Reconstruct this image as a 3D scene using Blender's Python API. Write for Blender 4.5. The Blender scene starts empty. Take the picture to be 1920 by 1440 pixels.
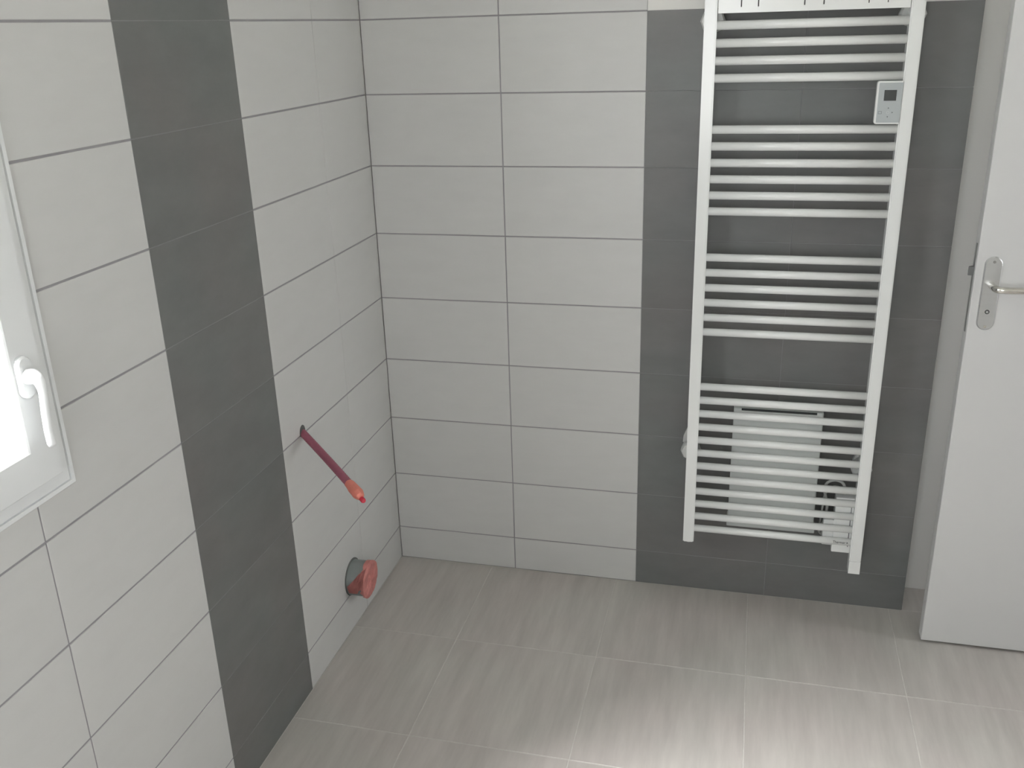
import bpy, bmesh, math, random
from mathutils import Matrix, Vector

random.seed(7)
scene = bpy.context.scene
COL = scene.collection

# ------------------------------------------------------------------ camera
CAM = Vector((1.0920, -2.6445, 1.6884))
YAW, PITCH, ROLL, FPX = -0.2533, -0.3610, -0.0299, 1776.07
cyw, syw = math.cos(YAW), math.sin(YAW)
cpt, spt = math.cos(PITCH), math.sin(PITCH)
fw = Vector((syw * cpt, cyw * cpt, spt))
rt = Vector((cyw, -syw, 0))
up = rt.cross(fw)
r2 = rt * math.cos(ROLL) + up * math.sin(ROLL)
u2 = -rt * math.sin(ROLL) + up * math.cos(ROLL)
cam_data = bpy.data.cameras.new('camera')
cam_data.sensor_width = 36.0
cam_data.lens = 36.0 * FPX / 1920.0
cam_data.clip_start = 0.02
cam = bpy.data.objects.new('camera', cam_data)
M = Matrix((r2, u2, -fw)).transposed().to_4x4()
M.translation = CAM
cam.matrix_world = M
COL.objects.link(cam)
scene.camera = cam

# ------------------------------------------------------------------ daylight
world = bpy.data.worlds.new('overcast_sky')
scene.world = world
world.use_nodes = True
bg = world.node_tree.nodes['Background']
bg.inputs['Color'].default_value = (0.955, 0.96, 0.985, 1)
bg.inputs['Strength'].default_value = 10.0
# hazy sun, high outside the left window, scattered by thin cloud
sun_data = bpy.data.lights.new('hazy_sun', 'SUN')
sun_data.energy = 21.0
sun_data.angle = math.radians(28)
sun_data.color = (1.0, 0.98, 0.98)
sun = bpy.data.objects.new('hazy_sun', sun_data)
SUN_AZ, SUN_EL = math.radians(29), math.radians(53)     # heading into the room, height
sun.rotation_euler = Vector((math.cos(SUN_AZ) * math.cos(SUN_EL), math.sin(SUN_AZ) * math.cos(SUN_EL), -math.sin(SUN_EL))).to_track_quat('-Z', 'Y').to_euler()
COL.objects.link(sun)

def portal(name, loc, rot, sx, sy):
    l = bpy.data.lights.new(name, 'AREA')
    l.shape = 'RECTANGLE'
    l.size, l.size_y = sx, sy
    l.cycles.is_portal = True
    o = bpy.data.objects.new(name, l)
    o.location = loc
    o.rotation_euler = rot
    COL.objects.link(o)

vs = scene.view_settings
vs.view_transform = 'Standard'
vs.look = 'None'
vs.gamma = 1.0
vs.use_curve_mapping = False
vs.exposure = 0.2

# ------------------------------------------------------------------ materials
def srgb(r, g, b):
    f = lambda c: (c / 12.92 if c <= 0.04045 else ((c + 0.055) / 1.055) ** 2.4)
    return (f(r / 255), f(g / 255), f(b / 255), 1)

def material(name, color, rough=0.5, metal=0.0, var=0.0, nscale=(20, 20, 20), bump=0.0,
             bscale=200.0, tone=0.0, spec=0.5, detail=4.0, second=None, transmission=0.0, coat=0.0):
    m = bpy.data.materials.new(name)
    m.use_nodes = True
    nt = m.node_tree
    b = nt.nodes['Principled BSDF']
    b.inputs['Base Color'].default_value = color
    b.inputs['Roughness'].default_value = rough
    b.inputs['Metallic'].default_value = metal
    b.inputs['Specular IOR Level'].default_value = spec
    if coat:
        b.inputs['Coat Weight'].default_value = coat
        b.inputs['Coat Roughness'].default_value = 0.15
    if transmission:
        b.inputs['Transmission Weight'].default_value = transmission
    geo = nt.nodes.new('ShaderNodeNewGeometry')
    if var or tone:
        mp = nt.nodes.new('ShaderNodeMapping')
        mp.inputs['Scale'].default_value = nscale
        nt.links.new(geo.outputs['Position'], mp.inputs['Vector'])
        oi = nt.nodes.new('ShaderNodeObjectInfo')
        off = nt.nodes.new('ShaderNodeVectorMath')
        off.operation = 'MULTIPLY_ADD'
        comb = nt.nodes.new('ShaderNodeCombineXYZ')
        for i in range(3):
            nt.links.new(oi.outputs['Random'], comb.inputs[i])
        nt.links.new(comb.outputs[0], off.inputs[0])
        off.inputs[1].default_value = (37.0, 51.0, 23.0)
        nt.links.new(mp.outputs[0], off.inputs[2])
        nz = nt.nodes.new('ShaderNodeTexNoise')
        nz.inputs['Scale'].default_value = 1.0
        nz.inputs['Detail'].default_value = detail
        nz.inputs['Roughness'].default_value = 0.6
        nt.links.new(off.outputs[0], nz.inputs['Vector'])
        ramp = nt.nodes.new('ShaderNodeMapRange')
        ramp.inputs['From Min'].default_value = 0.25
        ramp.inputs['From Max'].default_value = 0.75
        ramp.inputs['To Min'].default_value = 1.0 - var
        ramp.inputs['To Max'].default_value = 1.0 + var
        nt.links.new(nz.outputs['Fac'], ramp.inputs['Value'])
        tn = nt.nodes.new('ShaderNodeMapRange')
        tn.inputs['To Min'].default_value = 1.0 - tone
        tn.inputs['To Max'].default_value = 1.0 + tone
        nt.links.new(oi.outputs['Random'], tn.inputs['Value'])
        mul = nt.nodes.new('ShaderNodeMath')
        mul.operation = 'MULTIPLY'
        nt.links.new(ramp.outputs[0], mul.inputs[0])
        nt.links.new(tn.outputs[0], mul.inputs[1])
        sc = nt.nodes.new('ShaderNodeVectorMath')
        sc.operation = 'SCALE'
        if second is not None:
            mix = nt.nodes.new('ShaderNodeMix')
            mix.data_type = 'RGBA'
            mix.inputs['A'].default_value = color
            mix.inputs['B'].default_value = second
            n2 = nt.nodes.new('ShaderNodeTexNoise')
            n2.inputs['Scale'].default_value = 3.0
            n2.inputs['Detail'].default_value = 2.0
            nt.links.new(geo.outputs['Position'], n2.inputs['Vector'])
            mr = nt.nodes.new('ShaderNodeMapRange')
            mr.inputs['From Min'].default_value = 0.35
            mr.inputs['From Max'].default_value = 0.65
            nt.links.new(n2.outputs['Fac'], mr.inputs['Value'])
            nt.links.new(mr.outputs[0], mix.inputs['Factor'])
            nt.links.new(mix.outputs['Result'], sc.inputs[0])
        else:
            sc.inputs[0].default_value = color[:3]
        nt.links.new(mul.outputs[0], sc.inputs['Scale'])
        nt.links.new(sc.outputs['Vector'], b.inputs['Base Color'])
    if bump:
        nb = nt.nodes.new('ShaderNodeTexNoise')
        nb.inputs['Scale'].default_value = bscale
        nb.inputs['Detail'].default_value = 3.0
        nt.links.new(geo.outputs['Position'], nb.inputs['Vector'])
        bp = nt.nodes.new('ShaderNodeBump')
        bp.inputs['Strength'].default_value = bump
        bp.inputs['Distance'].default_value = 0.002
        nt.links.new(nb.outputs['Fac'], bp.inputs['Height'])
        nt.links.new(bp.outputs[0], b.inputs['Normal'])
    return m

MAT = dict(
    white_tile=material('white_tile', srgb(205, 205, 203), 0.45, var=0.02, nscale=(9, 9, 30), tone=0.012, bump=0.03, bscale=60),
    dark_tile=material('dark_tile', srgb(111, 114, 113), 0.42, var=0.09, nscale=(7, 7, 16), tone=0.03, bump=0.06, bscale=90,
                       second=srgb(114, 113, 112)),
    dark_grout=material('dark_grout', srgb(153, 151, 154), 0.9, var=0.05, nscale=(40, 40, 40)),
    pale_grout=material('pale_grout', srgb(138, 140, 139), 0.9, var=0.08, nscale=(40, 40, 40)),
    floor_tile=material('floor_tile', srgb(186, 183, 177), 0.42, var=0.13, nscale=(30, 3.6, 10), tone=0.02, bump=0.05, bscale=120,
                        second=srgb(186, 180, 175), detail=6),
    floor_grout=material('floor_grout', srgb(200, 197, 191), 0.9, var=0.08, nscale=(50, 50, 50)),
    paint=material('white_paint', srgb(232, 231, 227), 0.7, var=0.01, nscale=(3, 3, 3), bump=0.05, bscale=150),
    ceiling=material('ceiling_paint', srgb(232, 232, 228), 0.8, var=0.01, nscale=(3, 3, 3)),
    pvc=material('window_plastic', srgb(232, 234, 234), 0.3, var=0.005, nscale=(5, 5, 5)),
    enamel=material('white_enamel', srgb(232, 234, 232), 0.25, var=0.006, nscale=(8, 8, 8), coat=0.3),
    plastic=material('grey_white_plastic', srgb(210, 214, 211), 0.45, var=0.01, nscale=(12, 12, 12)),
    clear_plastic=material('milky_plastic', srgb(215, 217, 214), 0.3, var=0.02, nscale=(30, 30, 30), transmission=0.25),
    panel_grey=material('control_panel_grey', srgb(176, 182, 183), 0.35, var=0.01, nscale=(30, 30, 30)),
    screen=material('dark_screen', srgb(70, 73, 72), 0.25, var=0.02, nscale=(60, 60, 60)),
    ink=material('grey_ink', srgb(95, 98, 100), 0.6, var=0.02, nscale=(60, 60, 60)),
    slot=material('slot_shadow_metal', srgb(112, 113, 112), 0.7, var=0.02, nscale=(60, 60, 60)),
    door=material('door_paint', srgb(212, 212, 211), 0.5, var=0.01, nscale=(6, 6, 6), bump=0.03, bscale=250),
    steel=material('brushed_aluminium', srgb(205, 206, 206), 0.33, metal=0.85, var=0.03, nscale=(10, 10, 200)),
    chrome=material('polished_metal', srgb(222, 220, 214), 0.15, metal=1.0, var=0.01, nscale=(30, 30, 30)),
    lockmetal=material('dull_lock_metal', srgb(150, 149, 147), 0.45, metal=0.5, var=0.06, nscale=(80, 80, 80)),
    sheath=material('maroon_sheath', srgb(158, 92, 108), 0.55, var=0.12, nscale=(60, 60, 90), bump=0.2, bscale=250),
    orange_tape=material('orange_tape', srgb(224, 134, 118), 0.5, var=0.1, nscale=(40, 40, 40), bump=0.3, bscale=90),
    shaded_tape=material('shaded_orange_tape', srgb(198, 128, 122), 0.55, var=0.16, nscale=(45, 45, 45), bump=0.4, bscale=80),  # same orange tape, with the waste pipe's shade put into a duller colour
    red_pipe=material('red_pipe', srgb(200, 52, 72), 0.35, var=0.04, nscale=(60, 60, 60)),
    grey_pipe=material('grey_waste_pipe', srgb(128, 134, 132), 0.4, var=0.05, nscale=(30, 30, 30)),
    mortar=material('dark_cut_gap', srgb(104, 106, 104), 0.95, var=0.1, nscale=(60, 60, 60)),
    terrace=material('pale_terrace', srgb(215, 214, 208), 0.9, var=0.05, nscale=(2, 2, 2)),
)

def glass_material():
    m = bpy.data.materials.new('window_glass')
    m.use_nodes = True
    nt = m.node_tree
    for n in list(nt.nodes):
        if n.type != 'OUTPUT_MATERIAL':
            nt.nodes.remove(n)
    out = [n for n in nt.nodes if n.type == 'OUTPUT_MATERIAL'][0]
    tr = nt.nodes.new('ShaderNodeBsdfTransparent')
    tr.inputs['Color'].default_value = (0.95, 0.955, 0.957, 1)
    gl = nt.nodes.new('ShaderNodeBsdfGlossy')
    gl.inputs['Roughness'].default_value = 0.02
    lw = nt.nodes.new('ShaderNodeLayerWeight')
    lw.inputs['Blend'].default_value = 0.5
    pw = nt.nodes.new('ShaderNodeMath')
    pw.operation = 'POWER'
    pw.inputs[1].default_value = 5.0
    nt.links.new(lw.outputs['Facing'], pw.inputs[0])
    fr = nt.nodes.new('ShaderNodeMath')
    fr.operation = 'MULTIPLY_ADD'
    fr.inputs[1].default_value = 0.9
    fr.inputs[2].default_value = 0.04
    nt.links.new(pw.outputs[0], fr.inputs[0])
    mx = nt.nodes.new('ShaderNodeMixShader')
    nt.links.new(fr.outputs[0], mx.inputs[0])
    nt.links.new(tr.outputs[0], mx.inputs[1])
    nt.links.new(gl.outputs[0], mx.inputs[2])
    nt.links.new(mx.outputs[0], out.inputs['Surface'])
    return m
MAT['glass'] = glass_material()

# ------------------------------------------------------------------ helpers
def tag(o, label=None, cat=None, group=None, kind=None):
    if label: o['label'] = label
    if cat: o['category'] = cat
    if group: o['group'] = group
    if kind: o['kind'] = kind
    return o

def link(name, me, mat, parent=None, smooth=False):
    if mat is not None and not me.materials:
        me.materials.append(MAT[mat])
    o = bpy.data.objects.new(name, me)
    COL.objects.link(o)
    if parent is not None:
        o.parent = parent
    if smooth:
        for p in me.polygons:
            p.use_smooth = True
    return o

def empty(name, loc):
    o = bpy.data.objects.new(name, None)
    o.empty_display_size = 0.05
    o.location = loc
    COL.objects.link(o)
    return o

def mesh_bm(name, bm, recalc=True):
    if recalc:
        bmesh.ops.recalc_face_normals(bm, faces=bm.faces)
    me = bpy.data.meshes.new(name)
    bm.to_mesh(me)
    bm.free()
    return me

def bbox(bm, x0, x1, y0, y1, z0, z1):
    v = [bm.verts.new(p) for p in ((x0, y0, z0), (x1, y0, z0), (x1, y1, z0), (x0, y1, z0),
                                   (x0, y0, z1), (x1, y0, z1), (x1, y1, z1), (x0, y1, z1))]
    return [bm.faces.new([v[i] for i in f]) for f in
            ((0, 3, 2, 1), (4, 5, 6, 7), (0, 1, 5, 4), (1, 2, 6, 5), (2, 3, 7, 6), (3, 0, 4, 7))]

def box_mesh(name, boxes, bevel=0.0, seg=2):
    bm = bmesh.new()
    for b in boxes:
        bbox(bm, *b)
    if bevel:
        bmesh.ops.bevel(bm, geom=bm.edges[:], offset=bevel, segments=seg, affect='EDGES', profile=0.6)
    return mesh_bm(name, bm)

def tube(bm, pts, rad, n=12, cap=True, flat=1.0, flat_axis=None):
    """sweep a circle along a polyline; rad is a number or one radius per point"""
    pts = [Vector(p) for p in pts]
    if not hasattr(rad, '__len__'):
        rad = [rad] * len(pts)
    rings = []
    t0 = (pts[1] - pts[0]).normalized()
    ref = Vector((0, 0, 1)) if abs(t0.z) < 0.9 else Vector((0, 1, 0))
    nrm = (ref - t0 * ref.dot(t0)).normalized()
    for i, p in enumerate(pts):
        if i == 0: t = pts[1] - pts[0]
        elif i == len(pts) - 1: t = pts[-1] - pts[-2]
        else: t = (pts[i + 1] - p).normalized() + (p - pts[i - 1]).normalized()
        t.normalize()
        nrm = (nrm - t * nrm.dot(t)).normalized()
        bi = t.cross(nrm)
        ring = []
        for k in range(n):
            a = 2 * math.pi * k / n
            d = nrm * math.cos(a) * rad[i] + bi * math.sin(a) * rad[i]
            if flat_axis is not None:
                fa = Vector(flat_axis)
                d = d - fa * d.dot(fa) * (1 - flat)
            ring.append(bm.verts.new(p + d))
        rings.append(ring)
    for a, b in zip(rings, rings[1:]):
        for k in range(n):
            bm.faces.new((a[k], a[(k + 1) % n], b[(k + 1) % n], b[k]))
    if cap:
        bm.faces.new(list(reversed(rings[0])))
        bm.faces.new(rings[-1])

def tube_mesh(name, pts, rad, n=12, **kw):
    bm = bmesh.new()
    tube(bm, pts, rad, n, **kw)
    me = mesh_bm(name, bm)
    for p in me.polygons:
        p.use_smooth = len(p.vertices) == 4
    return me

def smooth_path(pts, n=8):
    """Catmull-Rom through the points"""
    P = [Vector(p) for p in pts]
    P = [P[0] * 2 - P[1]] + P + [P[-1] * 2 - P[-2]]
    out = []
    for i in range(1, len(P) - 2):
        for k in range(n):
            t = k / n
            a, b, c, d = P[i - 1:i + 3]
            out.append(0.5 * ((2 * b) + (c - a) * t + (2 * a - 5 * b + 4 * c - d) * t * t + (-a + 3 * b - 3 * c + d) * t ** 3))
    out.append(P[-2])
    return out

def rounded_slab(name, rect, radii, w0, w1, bev, place):
    """slab with rounded corners in (u, v), back at w0, front at w1 with a small chamfer; radii from lower left, anticlockwise"""
    u0, u1, v0, v1 = rect
    bm = bmesh.new()
    def outline(ins):
        pts = []
        for (cu, cv, su, sv, a0), r in zip(((u0, v0, 1, 1, 180), (u1, v0, -1, 1, 270), (u1, v1, -1, -1, 0), (u0, v1, 1, -1, 90)), radii):
            for k in range(7):
                a = math.radians(a0 + 15 * k)
                rr_ = max(r - ins, 0.00005)
                pts.append((cu + su * (ins + rr_) + rr_ * math.cos(a), cv + sv * (ins + rr_) + rr_ * math.sin(a)))
        return pts
    loops = [[bm.verts.new(place(u, v, w)) for u, v in outline(i)] for i, w in ((0, w0), (0, w1 - bev if w1 > w0 else w1 + bev), (bev, w1))]
    n = len(loops[0])
    for A, B in zip(loops, loops[1:]):
        for k in range(n):
            bm.faces.new((A[k], A[(k + 1) % n], B[(k + 1) % n], B[k]))
    bm.faces.new(loops[-1])
    bm.faces.new(list(reversed(loops[0])))
    return mesh_bm(name, bm)

# a tile: rectilinear outline in (u, v), front at w = 0, slightly chamfered arris
def tile_mesh(poly, thick=0.008, cham=0.0009):
    n = len(poly)
    ins = []
    for i in range(n):
        p, c, q = Vector(poly[i - 1]), Vector(poly[i]), Vector(poly[(i + 1) % n])
        d1, d2 = (c - p).normalized(), (q - c).normalized()
        n1, n2 = Vector((-d1.y, d1.x)), Vector((-d2.y, d2.x))
        ins.append(c + (n1 + n2) * cham)
    bm = bmesh.new()
    A = [bm.verts.new((x, y, -thick)) for x, y in poly]
    B = [bm.verts.new((x, y, -cham)) for x, y in poly]
    C = [bm.verts.new((p.x, p.y, 0)) for p in ins]
    for i in range(n):
        j = (i + 1) % n
        bm.faces.new((A[i], A[j], B[j], B[i]))
        bm.faces.new((B[i], B[j], C[j], C[i]))
    bm.faces.new(C)
    return mesh_bm('tile_mesh', bm)

TILE_CACHE = {}
ROT_BACK = Matrix(((1, 0, 0), (0, 0, -1), (0, 1, 0)))       # u=x v=z w=-y
ROT_LEFT = Matrix(((0, 0, 1), (1, 0, 0), (0, 1, 0)))        # u=y v=z w=x
ROT_FLOOR = Matrix.Identity(3)

def put_tile(name, poly, origin, rot, mat, parent):
    u0 = min(p[0] for p in poly); v0 = min(p[1] for p in poly)
    key = (mat, tuple((round(p[0] - u0, 4), round(p[1] - v0, 4)) for p in poly))
    if key not in TILE_CACHE:
        me = tile_mesh(key[1], cham=0.0004 if mat == 'dark_tile' else 0.0008)
        me.materials.append(MAT[mat])
        TILE_CACHE[key] = me
    o = bpy.data.objects.new(name, TILE_CACHE[key])
    COL.objects.link(o)
    m = rot.to_4x4()
    m.translation = Vector(origin) + rot @ Vector((u0, v0, random.uniform(-0.0001, 0.0001)))
    o.matrix_local = m
    o.parent = parent
    return o

# ------------------------------------------------------------------ the room shell
ROWS = [0.0] + [0.1165 + 0.2 * i for i in range(12)] + [2.5]
YC = -0.3097
LCOLS = [0.0] + [YC - 0.4 * i for i in range(8)] + [-3.4]
XR, YR = 1.6056, 0.135             # end of the dark pier, depth of the niche behind the door
XW, YF, ZC = 2.40, -3.4, 2.5       # right wall, wall behind the camera, ceiling
HY0, HY1, HZ0, HZ1 = -2.35, -1.421, 0.985, 2.20   # window opening
BED = 0.0014                       # joints are this deep
TT = 0.008
BEDD = 0.0005                      # the fine joints between the dark tiles are nearly flush

# floor
floor = tag(link('floor', box_mesh('floor', [(-0.2, 3.8, -3.6, 0.34, -0.15, -0.0007)]), 'floor_grout'),
            'light taupe stone-look tiled floor with fine streaks', 'floor', kind='structure')
FX = [0.0, 0.322, 0.737, 1.152, 1.567, 1.982, XW]
FY = [0.0]
y = -0.412
while y > YF:
    FY.append(y); y -= 0.415
FY.append(YF)
for i in range(len(FX) - 1):
    for j in range(len(FY) - 1):
        x0, x1, y1, y0 = FX[i], FX[i + 1], FY[j], FY[j + 1]
        g = 0.0014
        put_tile('floor_tile', [(x0 + g, y0 + g), (x1 - g, y0 + g), (x1 - g, y1 - g), (x0 + g, y1 - g)],
                 (0, 0, 0), ROT_FLOOR, 'floor_tile', floor)
for x0, x1 in ((XR, 1.982), (1.982, XW)):
    put_tile('floor_tile', [(x0 + .0014, .0014), (x1 - .0014, .0014), (x1 - .0014, YR - .002), (x0 + .0014, YR - .002)],
             (0, 0, 0), ROT_FLOOR, 'floor_tile', floor)
for j in range(6):
    y1 = 0.135 - 0.415 * j
    for x0, x1 in ((XW, 2.812), (2.812, 3.227), (3.227, 3.6)):
        put_tile('floor_tile', [(x0 + .0014, y1 - .4136), (x1 - .0014, y1 - .4136), (x1 - .0014, y1 - .0014), (x0 + .0014, y1 - .0014)],
                 (0, 0, 0), ROT_FLOOR, 'floor_tile', floor)

# left wall with the window opening
core = -TT
wl = link('wall_left', box_mesh('wall_left', [
    (-0.22, core, YF, HY0, -0.15, ZC), (-0.22, core, HY1, 0.34, -0.15, ZC),
    (-0.22, core, HY0, HY1, -0.15, HZ0), (-0.22, core, HY0, HY1, HZ1, ZC)]), 'paint')
tag(wl, 'left wall of white rectangular tiles with one grey vertical stripe', 'wall', kind='structure')
def bed(name, parent, boxes, mat):
    return link(name, box_mesh(name, boxes), mat, parent)
bx0, bx1 = core, -BED
bed('grout', wl, [(bx0, bx1, LCOLS[2], 0, 0, ZC)], 'dark_grout')
bed('grout', wl, [(bx0, -BEDD, LCOLS[3], LCOLS[2], 0, ZC)], 'pale_grout')
bed('grout', wl, [(bx0, bx1, HY1, LCOLS[3], 0, ZC), (bx0, bx1, YF, HY1, 0, HZ0),
                  (bx0, bx1, YF, HY0, HZ0, ZC), (bx0, bx1, HY0, HY1, HZ1, ZC)], 'dark_grout')
for c in range(len(LCOLS) - 1):
    ya, yb = LCOLS[c + 1], LCOLS[c]
    dark = (c == 2)
    gh = 0.0008 if dark else 0.0021       # half joints: horizontal, vertical
    gv = 0.0008
    if c >= 3: gv = 0.0016
    for r in range(len(ROWS) - 1):
        za, zb = ROWS[r], ROWS[r + 1]
        a, b, d, e = ya + gv, yb - gv, za + gh, zb - gh
        if c == 3: b = yb - 0.0008
        if r == 0: d = za + 0.001
        # clip to the window opening
        W0, W1, Z0, Z1 = HY0 - 0.001, HY1 + 0.001, HZ0 - 0.001, HZ1 + 0.001
        mat = 'dark_tile' if dark else 'white_tile'
        if b <= W0 or a >= W1 or e <= Z0 or d >= Z1:
            polys = [[(a, d), (b, d), (b, e), (a, e)]]
        else:
            inA, inB, inD, inE = a > W0, b < W1, d > Z0, e < Z1
            if inD and inE:
                polys = []
                if not inA: polys.append([(a, d), (W0, d), (W0, e), (a, e)])
                if not inB: polys.append([(W1, d), (b, d), (b, e), (W1, e)])
            elif inA and inB:
                polys = []
                if not inD: polys.append([(a, d), (b, d), (b, Z0), (a, Z0)])
                if not inE: polys.append([(a, Z1), (b, Z1), (b, e), (a, e)])
            elif not inB and not inD:
                polys = [[(a, d), (b, d), (b, e), (W1, e), (W1, Z0), (a, Z0)]]
            elif not inB and not inE:
                polys = [[(a, Z1), (W1, Z1), (W1, d), (b, d), (b, e), (a, e)]]
            elif not inA and not inD:
                polys = [[(a, d), (b, d), (b, Z0), (W0, Z0), (W0, e), (a, e)]]
            else:
                polys = [[(a, d), (W0, d), (W0, Z1), (b, Z1), (b, e), (a, e)]]
        for pl in polys:
            put_tile('tile', pl, (0, 0, 0), ROT_LEFT, mat, wl)

# back wall: two columns of white tiles, two of dark tiles, then the pier ends
wb = link('wall_back', box_mesh('wall_back', [(0, XR, TT, 0.34, -0.15, ZC), (0.8, XR, 0.0012, TT, 1.7165, ZC)]), 'paint')
tag(wb, 'back wall half white tiles and half dark grey tiles', 'wall', kind='structure')
bed('grout', wb, [(0, 0.8, BED, TT, 0, ZC)], 'dark_grout')
bed('grout', wb, [(0.8, XR - 0.002, BEDD, TT, 0, 1.7165)], 'pale_grout')
BCOLS = [0.0, 0.4, 0.8, 1.2, XR]
for c in range(4):
    dark = c >= 2
    for r in range(len(ROWS) - 1):
        if dark and ROWS[r] > 1.71:
            continue
        gh = 0.0007 if dark else 0.0018
        gl = 0.0007 if dark else 0.0016
        gr = 0.0016 if c == 0 else 0.0006
        if c == 3: gr = 0.0002
        a, b, d, e = BCOLS[c] + gl, BCOLS[c + 1] - gr, ROWS[r] + gh, ROWS[r + 1] - gh
        put_tile('tile', [(a, d), (b, d), (b, e), (a, e)], (0, 0, 0), ROT_BACK, 'dark_tile' if dark else 'white_tile', wb)

# niche behind the open door, right wall with the doorway, wall behind the camera, ceiling
tag(link('wall_niche', box_mesh('wall_niche', [(XR, 3.8, YR, 0.34, -0.15, ZC)]), 'paint'),
    'plain white painted wall set back behind the open door', 'wall', kind='structure')
DY0, DY1, DZ = -0.935, -0.165, 2.06
GY0, GY1, GZ0, GZ1 = -0.62, -0.04, 0.75, 2.20    # unseen tall window added at the end of the hall for its light
FX0, FX1, FZ0, FZ1 = 0.40, 1.14, 0.985, 2.08      # unseen small window added behind the camera as frontal fill
tag(link('wall_right', box_mesh('wall_right', [(XW, XW + 0.1, DY1, YR, DZ, ZC), (XW, XW + 0.1, DY1, YR, -0.15, 0.0), (XW, XW + 0.1, YF, DY0, -0.15, ZC),
                                               (XW, XW + 0.1, DY0, DY1, DZ, ZC)]), 'paint'),
    'white painted right wall holding the doorway', 'wall', kind='structure')
tag(link('wall_hall', box_mesh('wall_hall', [(3.6, 3.8, GY1, YR, -0.15, ZC), (3.6, 3.8, -2.4, GY0, -0.15, ZC), (3.6, 3.8, GY0, GY1, GZ1, ZC),
    (3.6, 3.8, GY0, GY1, -0.15, GZ0), (XW + 0.1, 3.6, -2.4, -2.3, -0.15, ZC)]), 'paint'),
    'white hallway wall beyond the doorway', 'wall', kind='structure')
tag(link('wall_front', box_mesh('wall_front', [(-0.22, FX0, YF - 0.2, YF, -0.15, ZC), (FX1, XW + 0.1, YF - 0.2, YF, -0.15, ZC),
    (FX0, FX1, YF - 0.2, YF, -0.15, FZ0), (FX0, FX1, YF - 0.2, YF, FZ1, ZC)]), 'paint'),
    'white painted wall facing the tiled back wall', 'wall', kind='structure')
tag(link('ceiling', box_mesh('ceiling', [(-0.22, 3.8, -3.6, 0.34, ZC, ZC + 0.2)]), 'ceiling'),
    'plain white ceiling over the bathroom', 'ceiling', kind='structure')
tag(link('trim_1', box_mesh('trim_1', [(XW - 0.012, XW + 0.112, DY1, DY1 + 0.05, 0, DZ + 0.05), (XW - 0.012, XW + 0.112, DY0 - 0.05, DY0, 0, DZ + 0.05),
                                       (XW - 0.012, XW + 0.112, DY0, DY1, DZ, DZ + 0.05)], 0.002), 'door'),
    'white door frame around the doorway in the right wall', 'door frame', kind='structure')
tag(link('ground_outside', box_mesh('ground_outside', [(-30, -0.22, -25, 20, -0.4, -0.2), (3.8, 30, -25, 20, -0.4, -0.2), (-0.22, 3.8, -25, -3.6, -0.4, -0.2)]), 'terrace'),
    'pale paved ground seen through the window', 'ground', kind='structure')

# ------------------------------------------------------------------ window
def ring_mesh(name, rect, profile):
    y0, y1, z0, z1 = rect
    bm = bmesh.new()
    loops = []
    for ins, x in profile:
        loops.append([bm.verts.new(p) for p in ((x, y0 + ins, z0 + ins), (x, y1 - ins, z0 + ins),
                                                (x, y1 - ins, z1 - ins), (x, y0 + ins, z1 - ins))])
    L = len(loops)
    for i in range(L):
        A, B = loops[i], loops[(i + 1) % L]
        for k in range(4):
            bm.faces.new((A[k], A[(k + 1) % 4], B[(k + 1) % 4], B[k]))
    return mesh_bm(name, bm)

R = (HY0, HY1, HZ0, HZ1)
win = link('window_1', ring_mesh('window_1', R, [(0, -0.08), (0, 0.004), (0.0015, 0.006), (0.009, 0.006), (0.0095, 0.002), (0.012, 0.002), (0.0125, 0.005), (0.030, 0.005), (0.036, 0.002), (0.036, -0.08)]), 'pvc')
tag(win, 'white framed window with lever handle in the tiled left wall', 'window', kind='structure')
sash = link('sash', ring_mesh('sash', R, [(0.0365, -0.055), (0.0365, 0.015), (0.039, 0.018), (0.097, 0.018), (0.100, 0.016),
                                          (0.1055, 0.003), (0.1055, -0.055)]), 'pvc', win)
link('pane', box_mesh('pane', [(-0.002, 0.002, HY0 + 0.104, HY1 - 0.104, HZ0 + 0.104, HZ1 - 0.104)]), 'glass', win)
hy, hz = -1.500, 1.204
hbase = link('handle_base', rounded_slab('handle_base', (hy - 0.015, hy + 0.015, hz - 0.034, hz + 0.034), (0.0145,) * 4, 0.018, 0.027, 0.003,
                                         lambda u, v, w: (w, u, v)), 'pvc', win)
pth = smooth_path([(0.024, hy, hz + 0.001), (0.036, hy, hz + 0.002), (0.046, hy, hz - 0.004), (0.049, hy, hz - 0.022), (0.046, hy, hz - 0.055),
                   (0.044, hy, hz - 0.085), (0.0445, hy, hz - 0.114)], 6)
nn = len(pth)
rad = [0.0125 - 0.0055 * min(1, max(0, (i - 6) / 12)) for i in range(nn)]
rad[-1] = 0.0055
link('handle_lever', tube_mesh('handle_lever', pth, rad, 14), 'pvc', hbase)
portal('window_portal', (-0.1, (HY0 + HY1) / 2, (HZ0 + HZ1) / 2), (0, -math.pi / 2, 0), HZ1 - HZ0 - 0.19, HY1 - HY0 - 0.19)

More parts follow.
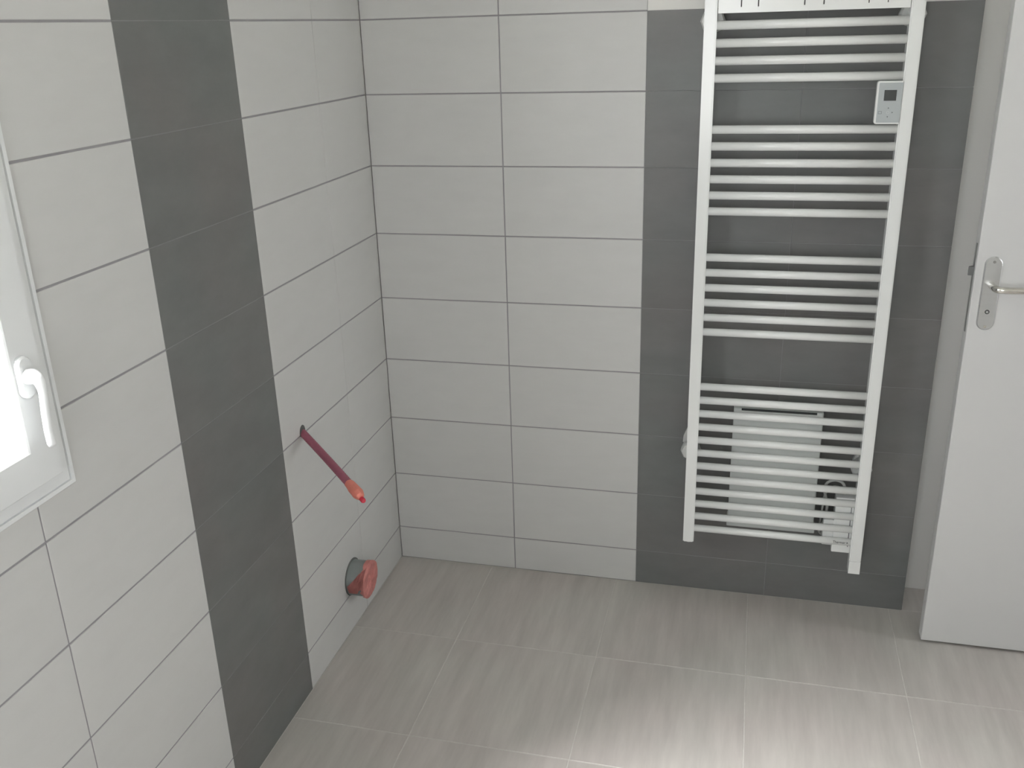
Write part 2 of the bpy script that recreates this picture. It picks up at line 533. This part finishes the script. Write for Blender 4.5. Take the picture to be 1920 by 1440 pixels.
# added openings out of the picture, put in for their daylight
def plain_fill_window(name, label, cat, rect, place, prof):
    ins = prof[-1][0] - 0.003
    xp = (prof[-1][1] + prof[1][1]) / 2
    o = link(name, ring_mesh(name, rect, prof), 'pvc')
    o.matrix_world = place
    tag(o, label, cat, kind='structure')
    y0, y1, z0, z1 = rect
    link('pane', box_mesh('pane', [(xp - 0.002, xp + 0.002, y0 + ins, y1 - ins, z0 + ins, z1 - ins)]), 'glass', o)
PROF = [(0, -0.08), (0, 0.005), (0.012, 0.007), (0.062, 0.007), (0.072, -0.01), (0.072, -0.08)]
plain_fill_window('fill_window_2', 'unseen white framed window added for fill light opposite the tiled back wall', 'window', (-FX1, -FX0, FZ0, FZ1),
             Matrix.Translation((0, YF, 0)) @ Matrix.Rotation(math.pi / 2, 4, 'Z'), PROF)
plain_fill_window('fill_window_3', 'unseen tall white framed window added for light at the end of the hallway', 'window', (GY0, GY1, GZ0, GZ1),
             Matrix.Translation((3.6, GY0 + GY1, 0)) @ Matrix.Rotation(math.pi, 4, 'Z'), PROF)
plain_fill_window('fill_sidelight_4', 'narrow fixed glass sidelight added beside the door frame to light the niche', 'window', (DY1 + 0.05, YR, 0.0, DZ),
             Matrix.Translation((XW + 0.01, 0, 0)), [(0, -0.004), (0, 0.084), (0.03, 0.084), (0.03, -0.004)])  # added sidelight, lets hall light graze the niche wall
portal('window_portal', ((FX0 + FX1) / 2, YF - 0.1, (FZ0 + FZ1) / 2), (math.pi / 2, 0, 0), FX1 - FX0 - 0.14, FZ1 - FZ0 - 0.14)
portal('window_portal', (3.7, (GY0 + GY1) / 2, (GZ0 + GZ1) / 2), (0, math.pi / 2, 0), GZ1 - GZ0 - 0.14, GY1 - GY0 - 0.14)

# ------------------------------------------------------------------ door, open at right angles in front of the niche
DX0, DX1, DF, DB = 1.637, 2.367, -0.155, -0.116
door = link('door_1', box_mesh('door_1', [(DX0, DX1, DF, DB, 0.008, 2.04)], 0.0012, 1), 'door')
tag(door, 'open white flush door with metal lever handle', 'door', kind='structure')

def capsule_plate(name, cx, z0, z1, hw, yb, yf, mat, parent, bev=0.002):
    bm = bmesh.new()
    pts = []
    for k in range(13):
        a = math.pi * k / 12
        pts.append((cx + hw * math.cos(a), z1 - hw + hw * math.sin(a)))
    for k in range(13):
        a = math.pi + math.pi * k / 12
        pts.append((cx + hw * math.cos(a), z0 + hw + hw * math.sin(a)))
    zm = (z0 + z1) / 2
    def lp(s, yy):
        out = []
        for x, z in pts:
            nx = cx + (x - cx) * (1 - s / hw)
            c = (z1 - hw) if z > zm else (z0 + hw)
            out.append(bm.verts.new((nx, yy, c + (z - c) * (1 - s / hw))))
        return out
    loops = [lp(0, yb), lp(0, yf + bev), lp(bev, yf)]
    n = len(pts)
    for A, B in zip(loops, loops[1:]):
        for k in range(n):
            bm.faces.new((A[k], A[(k + 1) % n], B[(k + 1) % n], B[k]))
    bm.faces.new(loops[-1])
    return link(name, mesh_bm(name, bm), mat, parent)

def disc_mesh(name, c, axis, r, depth, n=20):
    c, a = Vector(c), Vector(axis)
    return tube_mesh(name, [c, c + a * depth], r, n)

plate = capsule_plate('handle_plate', 1.676, 0.942, 1.129, 0.0205, DF, DF - 0.006, 'steel', door, 0.0025)
yp = DF - 0.006
link('screw', disc_mesh('screw', (1.676, yp, 1.1165), (0, -1, 0), 0.0035, 0.0012, 12), 'lockmetal', plate)
link('screw', disc_mesh('screw', (1.676, yp, 0.9515), (0, -1, 0), 0.0035, 0.0012, 12), 'chrome', plate)
link('lock_ring', disc_mesh('lock_ring', (1.676, yp, 0.990), (0, -1, 0), 0.0055, 0.0015, 18), 'screen', plate)
link('lock_slot', disc_mesh('lock_slot', (1.676, yp - 0.0015, 0.990), (0, -1, 0), 0.003, 0.0008, 14), 'steel', plate)
lz = 1.059
lev = smooth_path([(1.676, yp + 0.002, lz), (1.676, yp - 0.022, lz), (1.682, yp - 0.040, lz - 0.001), (1.702, yp - 0.047, lz - 0.001), (1.75, yp - 0.048, lz),
                   (1.785, yp - 0.047, lz), (1.800, yp - 0.040, lz), (1.803, yp - 0.024, lz)], 6)
link('handle_lever', tube_mesh('handle_lever', lev, 0.0085, 16), 'chrome', plate)
fpl = link('lock_faceplate', box_mesh('lock_faceplate', [(DX0 - 0.0012, DX0 + 0.002, -0.1415, -0.1295, 0.930, 1.157)], 0.0004, 1), 'lockmetal', door)
lb = bmesh.new()
v = [lb.verts.new(p) for p in ((DX0, -0.142, 1.077), (DX0, -0.128, 1.077), (DX0 - 0.013, -0.138, 1.077), (DX0 - 0.013, -0.142, 1.077),
                               (DX0, -0.142, 1.099), (DX0, -0.128, 1.099), (DX0 - 0.013, -0.138, 1.099), (DX0 - 0.013, -0.142, 1.099))]
for f in ((0, 1, 2, 3), (4, 5, 6, 7), (0, 1, 5, 4), (1, 2, 6, 5), (2, 3, 7, 6), (3, 0, 4, 7)):
    lb.faces.new([v[i] for i in f])
link('latch_bolt', mesh_bm('latch_bolt', lb), 'slot', fpl)
for zz in (0.25, 1.02, 1.80):
    link('hinge', tube_mesh('hinge', [(DX1 + 0.008, DF - 0.004, zz - 0.04), (DX1 + 0.008, DF - 0.004, zz + 0.04)], 0.008, 12), 'steel', door)

# ------------------------------------------------------------------ towel radiator
YFR = -0.110
rad_o = tag(empty('towel_radiator', (1.2045, 0, 0.175)), 'white ladder towel radiator with control panel on the dark tiles', 'radiator')
def rpart(name, me, mat, parent=None, smooth=False):
    o = link(name, me, mat, parent or rad_o, smooth)
    if parent is None:
        o.matrix_parent_inverse = Matrix.Translation((-1.2045, 0, -0.175))
    return o

def upright_mesh(x0, x1, z0, z1):
    bm = bmesh.new()
    bbox(bm, x0, x1, YFR, YFR + 0.036, z0, z1)
    bmesh.ops.bevel(bm, geom=[e for e in bm.edges if abs(e.verts[0].co.z - e.verts[1].co.z) > 0.1 and e.verts[0].co.y < YFR + 0.001],
                    offset=0.003, segments=2, affect='EDGES')
    return mesh_bm('upright', bm)
ZTOP = 1.86
up_l = rpart('upright', upright_mesh(0.951, 0.982, 0.2285, ZTOP), 'enamel')
up_r = rpart('upright', upright_mesh(1.426, 1.458, 0.2155, ZTOP), 'enamel')
cap = rpart('end_cap', upright_mesh(1.4263, 1.4577, 0.175, 0.2147), 'enamel')
rpart('drain_plug', tube_mesh('drain_plug', [(0.9665, -0.093, 0.222), (0.9665, -0.093, 0.2285)], 0.008, 12), 'plastic')
zs = [0.2700 + 0.0411 * k for k in range(12)] + [0.8841 + 0.0419 * k for k in range(6)] \
   + [1.2172 + 0.0418 * k for k in range(6)] + [1.5512 + 0.0415 * k for k in range(4)]
bm = bmesh.new()
tube(bm, [(0.980, 0, 0), (1.428, 0, 0)], 0.0108, 16)
for vtx in bm.verts:
    vtx.co.y *= 0.92
rail_me = mesh_bm('rail', bm)
for p in rail_me.polygons:
    p.use_smooth = len(p.vertices) == 4
rail_me.materials.append(MAT['enamel'])
rails = []
for z in zs:
    o = bpy.data.objects.new('rail', rail_me)
    COL.objects.link(o)
    o.parent = rad_o
    o.matrix_parent_inverse = Matrix.Translation((-1.2045, 0, -0.175))
    o.location = (0, -0.0965, z)
    rails.append(o)
# upper panel with pairs of slots
sl = [1.0386, 1.0788, 1.186, 1.230, 1.3315, 1.374]
PX0, PX1, PZ0, PZ1 = 0.984, 1.4245, 1.7035, 1.842
SZ0, SZ1 = 1.7165, 1.825
w = 0.0014
edges = [PX0]
boxes = [(PX0, PX1, -0.108, -0.104, PZ0, SZ0), (PX0, PX1, -0.108, -0.104, SZ1, PZ1)]
for s in sl:
    edges += [s - w, s + w]
edges.append(PX1)
for i in range(0, len(edges), 2):
    boxes.append((edges[i], edges[i + 1], -0.108, -0.104, SZ0, SZ1))
boxes += [(PX0, PX1, -0.104, -0.078, PZ0, PZ0 + 0.003), (PX0, PX1, -0.104, -0.078, PZ1 - 0.003, PZ1)]
panel = rpart('top_panel', box_mesh('top_panel', boxes), 'enamel')
rpart('slot_backing', box_mesh('slot_backing', [(PX0 + 0.004, PX1 - 0.004, -0.0985, -0.0975, PZ0 + 0.003, PZ1 - 0.003)]), 'slot', panel)

# thermostat between two groups of rails
front = lambda u, v, w: (u, w, v)
thermo = rpart('thermostat', rounded_slab('thermostat', (1.3685, 1.4275, 1.4395, 1.5402), (0.006, 0.0006, 0.0006, 0.006), -0.096, -0.113, 0.0012, front), 'enamel')
rpart('control_face', rounded_slab('control_face', (1.3732, 1.4270, 1.4432, 1.5362), (0.002, 0.0005, 0.0005, 0.002), -0.112, -0.1137, 0.0003, front), 'panel_grey', thermo)
rpart('screen', box_mesh('screen', [(1.3862, 1.4142, -0.1143, -0.1137, 1.4945, 1.5195)]), 'screen', thermo)
fy0, fy1 = -0.1140, -0.1137
rpart('mode_icon', box_mesh('mode_icon', [(1.3765, 1.3845, fy0, fy1, 1.4695, 1.4702), (1.3765, 1.3845, fy0, fy1, 1.4640, 1.4647),
                                          (1.3765, 1.3772, fy0, fy1, 1.4640, 1.4702), (1.3838, 1.3845, fy0, fy1, 1.4640, 1.4702)]), 'ink', thermo)
def tri(cx, cz, dx, dz, s=0.0017):
    bm = bmesh.new()
    d = Vector((dx, 0, dz)); p = Vector((-dz, 0, dx)); c = Vector((cx, 0, cz))
    pts = [c + d * s, c - d * s + p * s, c - d * s - p * s]
    A = [bm.verts.new((q.x, fy1, q.z)) for q in pts]
    B = [bm.verts.new((q.x, fy0, q.z)) for q in pts]
    bm.faces.new(B); bm.faces.new(A)
    for i in range(3):
        bm.faces.new((A[i], A[(i + 1) % 3], B[(i + 1) % 3], B[i]))
    return mesh_bm('arrow_key', bm)
for cx, cz, dx, dz in ((1.3990, 1.4780, 0, 1), (1.4090, 1.4670, 1, 0), (1.3985, 1.4565, 0, -1)):
    rpart('arrow_key', tri(cx, cz, dx, dz), 'ink', thermo)
bm = bmesh.new()
for k in range(24):
    a0, a1 = 2 * math.pi * k / 24, 2 * math.pi * (k + 1) / 24
    q = []
    for a, r in ((a0, .0033), (a1, .0033), (a1, .0028), (a0, .0028)):
        q.append((1.3985 + r * math.cos(a), 1.4672 + r * math.sin(a)))
    A = [bm.verts.new((x, fy0, z)) for x, z in q]; B = [bm.verts.new((x, fy1, z)) for x, z in q]
    bm.faces.new(A)
    for i in range(4): bm.faces.new((A[i], A[(i + 1) % 4], B[(i + 1) % 4], B[i]))
rpart('round_key', mesh_bm('round_key', bm), 'plastic', thermo)

# wall brackets: faceted plastic collars on stems
def bracket(cx, cz, r=0.029):
    o = rpart('wall_bracket', tube_mesh('wall_bracket', [(cx, 0.0, cz), (cx, -0.010, cz), (cx, -0.012, cz), (cx, -0.040, cz), (cx, -0.046, cz), (cx, -0.070, cz), (cx, -0.076, cz)],
                                        [0.020, 0.020, 0.014, 0.014, r, r, r - 0.004], 8), 'clear_plastic')
    for p in o.data.polygons: p.use_smooth = False
    return o
bracket(0.9705, 1.687, 0.031)
bracket(1.437, 1.689, 0.031)
b3 = bracket(0.9605, 0.508)
bracket(1.437, 0.490)
bm = bmesh.new()
for x, z in ((0.951, 0.582), (0.937, 0.545), (0.936, 0.528), (0.953, 0.522)):
    bm.verts.new((x, -0.052, z))
bm.verts.ensure_lookup_table()
f = bm.faces.new(bm.verts[:])
ext = bmesh.ops.extrude_face_region(bm, geom=[f])
for g in ext['geom']:
    if isinstance(g, bmesh.types.BMVert): g.co.y += 0.012
rpart('bracket_clip', mesh_bm('bracket_clip', bm), 'clear_plastic', b3)

# fan heater box hanging behind the lower rails
FYB, FYF = -0.008, -0.066
fan = rpart('fan_heater_box', box_mesh('fan_heater_box', [(1.0768, 1.3225, FYF, FYB, 0.290, 0.652)], 0.004, 3), 'plastic')
rpart('bottom_lip', box_mesh('bottom_lip', [(1.0745, 1.3265, FYF - 0.003, FYB, 0.272, 0.292)], 0.003, 2), 'plastic', fan)
rpart('air_slot', box_mesh('air_slot', [(1.0985, 1.3045, FYF - 0.0006, FYF + 0.002, 0.6455, 0.6515)]), 'screen', fan)

# heating element control box on the right upright
cb = rpart('element_box', box_mesh('element_box', [(1.3755, 1.4285, -0.088, -0.045, 0.2285, 0.405)], 0.003, 2), 'enamel')
rpart('box_flange', box_mesh('box_flange', [(1.3475, 1.4280, -0.084, -0.048, 0.2475, 0.330)], 0.003, 2), 'enamel', cb)
rpart('box_screw', disc_mesh('box_screw', (1.3860, -0.088, 0.396), (0, -1, 0), 0.0035, 0.0012, 12), 'ink', cb)
rpart('box_clamp', box_mesh('box_clamp', [(1.4165, 1.4215, -0.0895, -0.087, 0.380, 0.399), (1.4185, 1.4205, -0.0895, -0.087, 0.25, 0.380)]), 'ink', cb)
rpart('power_cable', tube_mesh('power_cable', smooth_path([(1.400, -0.060, 0.402), (1.400, -0.056, 0.420), (1.392, -0.052, 0.436), (1.372, -0.047, 0.440), (1.352, -0.043, 0.428),
      (1.346, -0.040, 0.405), (1.352, -0.038, 0.378), (1.358, -0.036, 0.350), (1.356, -0.034, 0.315), (1.350, -0.032, 0.285), (1.343, -0.030, 0.262), (1.352, -0.040, 0.256)], 6), 0.0042, 10), 'clear_plastic')
rpart('power_cable', tube_mesh('power_cable', smooth_path([(1.392, -0.056, 0.402), (1.384, -0.048, 0.420), (1.362, -0.040, 0.412), (1.349, -0.036, 0.385),
      (1.346, -0.034, 0.350), (1.344, -0.032, 0.310), (1.340, -0.030, 0.27)], 6), 0.0032, 10), 'clear_plastic')

# maker's word on the lowest rail
cu = bpy.data.curves.new('brand_lettering', 'FONT')
cu.body = 'Thermor'
cu.size = 0.0115
cu.extrude = 0.0003
cu.space_character = 1.0
cu.align_x = 'LEFT'
tmp = bpy.data.objects.new('tmp_lettering', cu)
COL.objects.link(tmp)
bpy.context.view_layer.update()
tm = bpy.data.meshes.new_from_object(tmp.evaluated_get(bpy.context.evaluated_depsgraph_get()))
bpy.data.objects.remove(tmp)
bpy.data.curves.remove(cu)
wx = max(v.co.x for v in tm.vertices)
for v in tm.vertices:
    x, yv, d = v.co
    v.co = (1.3765 + x / wx * 0.034, -0.1068 - d, 0.2685 + yv)
tm.materials.clear()
rpart('brand_lettering', tm, 'ink', rails[0]).matrix_parent_inverse = Matrix.Translation((0, 0.0965, -zs[0])) 
fy0, fy1 = -0.1071, -0.1060
rpart('brand_mark', tri(1.4155, 0.2725, 0, 1, 0.0022), 'ink', rails[0]).matrix_parent_inverse = Matrix.Translation((0, 0.0965, -zs[0]))

# ------------------------------------------------------------------ water supply pipe sticking out of the left wall
P0 = Vector((0.0, -0.5988, 0.7189))
sp = tag(empty('supply_pipe', P0), 'maroon sheathed water pipe with orange taped end poking from the left wall', 'pipe')
def spart(root, name, me, mat, parent=None):
    o = link(name, me, mat, parent or root)
    if parent is None:
        o.matrix_parent_inverse = Matrix.Translation(-root.location)
    return o
P1 = Vector((0.2, -0.7744, 0.6786))
dirv = (P1 - P0).normalized()
path = []
Ls = (P1 - P0).length
for i in range(61):
    t = i / 60
    p = P0.lerp(P1, t) + Vector((0, 0, 0.0015 * math.sin(math.pi * t)))
    path.append(p)
path = [P0 - Vector((0.03, 0, 0)) + Vector((0.0, 0.01, 0.004))] + path
sheath = spart(sp, 'sheath', tube_mesh('sheath', path, [0.0098 + (0.0005 if i % 2 else -0.0003) for i in range(len(path))], 14), 'sheath')
ds = (path[-1] - path[-2]).normalized()
q = path[-1]
tp = [q - ds * 0.003, q + ds * 0.006, q + ds * 0.024, q + ds * 0.046, q + ds * 0.058, q + ds * 0.063]
tbm = bmesh.new()
tube(tbm, tp, [0.0107, 0.0118, 0.0135, 0.0135, 0.0105, 0.0066], 14)
for vtx in tbm.verts:
    vtx.co += Vector((random.uniform(-1, 1), random.uniform(-1, 1), random.uniform(-1, 1))) * 0.0007
tape = spart(sp, 'tape', mesh_bm('tape', tbm), 'orange_tape')
e0 = q + ds * 0.052 + Vector((0.0005, 0, -0.0042))
spart(sp, 'inner_pipe', tube_mesh('inner_pipe', [e0, e0 + ds * 0.019, e0 + ds * 0.022], [0.0063, 0.0063, 0.0050], 14), 'red_pipe')
# cut hole in the tile around it
hole = bmesh.new()
tube(hole, [(-0.002, P0.y - 0.002, P0.z + 0.004), (0.0006, P0.y - 0.002, P0.z + 0.004)], 0.0155, 18)
for vtx in hole.verts:
    c = Vector((0, P0.y - 0.002, P0.z + 0.004))
    dz = vtx.co.z - c.z
    vtx.co.z = c.z + dz * (1.25 if dz > 0 else 0.9)
spart(sp, 'wall_cutout', mesh_bm('wall_cutout', hole), 'mortar')

# ------------------------------------------------------------------ waste pipe stub with torn tape over its mouth
WC = Vector((0.0, -0.392, 0.160))
WR, WL = 0.053, 0.054
wp = tag(empty('waste_pipe', WC), 'short grey waste pipe stub sealed with torn orange tape near the floor', 'pipe')
bm = bmesh.new()
n = 36
prof = [(-0.02, WR), (WL - 0.001, WR), (WL, WR - 0.001), (WL, WR - 0.003), (-0.015, WR - 0.003)]
rings = [[bm.verts.new((x, WC.y + r * math.cos(2 * math.pi * k / n), WC.z + r * math.sin(2 * math.pi * k / n))) for k in range(n)] for x, r in prof]
for A, B in zip(rings, rings[1:]):
    for k in range(n):
        bm.faces.new((A[k], A[(k + 1) % n], B[(k + 1) % n], B[k]))
bm.faces.new(rings[-1])
pm = mesh_bm('pipe_body', bm)
for p in pm.polygons: p.use_smooth = len(p.vertices) == 4
spart(wp, 'pipe_body', pm, 'grey_pipe')
# gap cut round it
bm = bmesh.new()
ra = [[bm.verts.new((x, WC.y + r * math.cos(2 * math.pi * k / n) - 0.003, WC.z + r * math.sin(2 * math.pi * k / n) + 0.004)) for k in range(n)]
      for x, r in ((-0.001, WR + 0.0045), (0.0006, WR + 0.0035), (0.0006, WR - 0.010))]
for A, B in zip(ra, ra[1:]):
    for k in range(n):
        bm.faces.new((A[k], A[(k + 1) % n], B[(k + 1) % n], B[k]))
spart(wp, 'wall_cutout', mesh_bm('wall_cutout', bm), 'mortar')
# tape: crumpled cap over the mouth plus a flap folded back along the near side
bm = bmesh.new()
rr = random.Random(3)
NR, NA = 6, 36
cap_r = []
for i in range(NR + 1):
    ring = []
    for k in range(NA):
        a = 2 * math.pi * k / NA
        r = (WR + 0.0025) * i / NR * (1 + 0.05 * (i / NR) * math.sin(2 * a + 0.6) + 0.02 * (i / NR) * math.sin(5 * a))
        ex = 0.004 + 0.005 * math.cos(a * 3 + 0.7) * (i / NR) * (1 - i / NR) * 2 + rr.uniform(-0.0016, 0.0016)
        if i == NR: ex = 0.001 + rr.uniform(-0.001, 0.001)
        ring.append(bm.verts.new((WL + ex, WC.y + r * math.cos(a), WC.z + r * math.sin(a))) if i else None)
    cap_r.append(ring)
ctr = bm.verts.new((WL + 0.006, WC.y, WC.z))
for k in range(NA):
    bm.faces.new((ctr, cap_r[1][k], cap_r[1][(k + 1) % NA]))
for A, B in zip(cap_r[1:], cap_r[2:]):
    for k in range(NA):
        bm.faces.new((A[k], B[k], B[(k + 1) % NA], A[(k + 1) % NA]))
# short skirt all round with a ragged edge
sk = []
for k in range(NA):
    a = 2 * math.pi * k / NA
    ln = 0.010 + rr.uniform(-0.004, 0.004)
    sk.append(bm.verts.new((WL - ln, WC.y + (WR + 0.0022) * math.cos(a), WC.z + (WR + 0.0022) * math.sin(a))))
for k in range(NA):
    bm.faces.new((cap_r[NR][k], sk[k], sk[(k + 1) % NA], cap_r[NR][(k + 1) % NA]))
cap_o = spart(wp, 'tape', mesh_bm('tape', bm), 'shaded_tape')
bm = bmesh.new()
S, T = 10, 10
grid = []
for i in range(S + 1):
    s = 0.10 + 0.92 * i / S
    hi = math.radians(2 + 68 * max(0, (s - 0.1)) ** 1.1)
    lo = math.radians(-30 + 16 * s + (9 if s > 0.72 else 0))
    row = []
    for j in range(T + 1):
        th = lo + (hi - lo) * j / T
        r = WR + 0.0035 + 0.0018 * math.sin(5 * th + 6 * s) + rr.uniform(-0.0006, 0.0006)
        row.append(bm.verts.new((WL * s, WC.y - r * math.cos(th), WC.z + r * math.sin(th))))
    grid.append(row)
for i in range(S):
    for j in range(T):
        bm.faces.new((grid[i][j], grid[i + 1][j], grid[i + 1][j + 1], grid[i][j + 1]))
ext = bmesh.ops.solidify(bm, geom=bm.faces[:], thickness=0.0007)
spart(wp, 'tape_flap', mesh_bm('tape_flap', bm), 'shaded_tape', None)
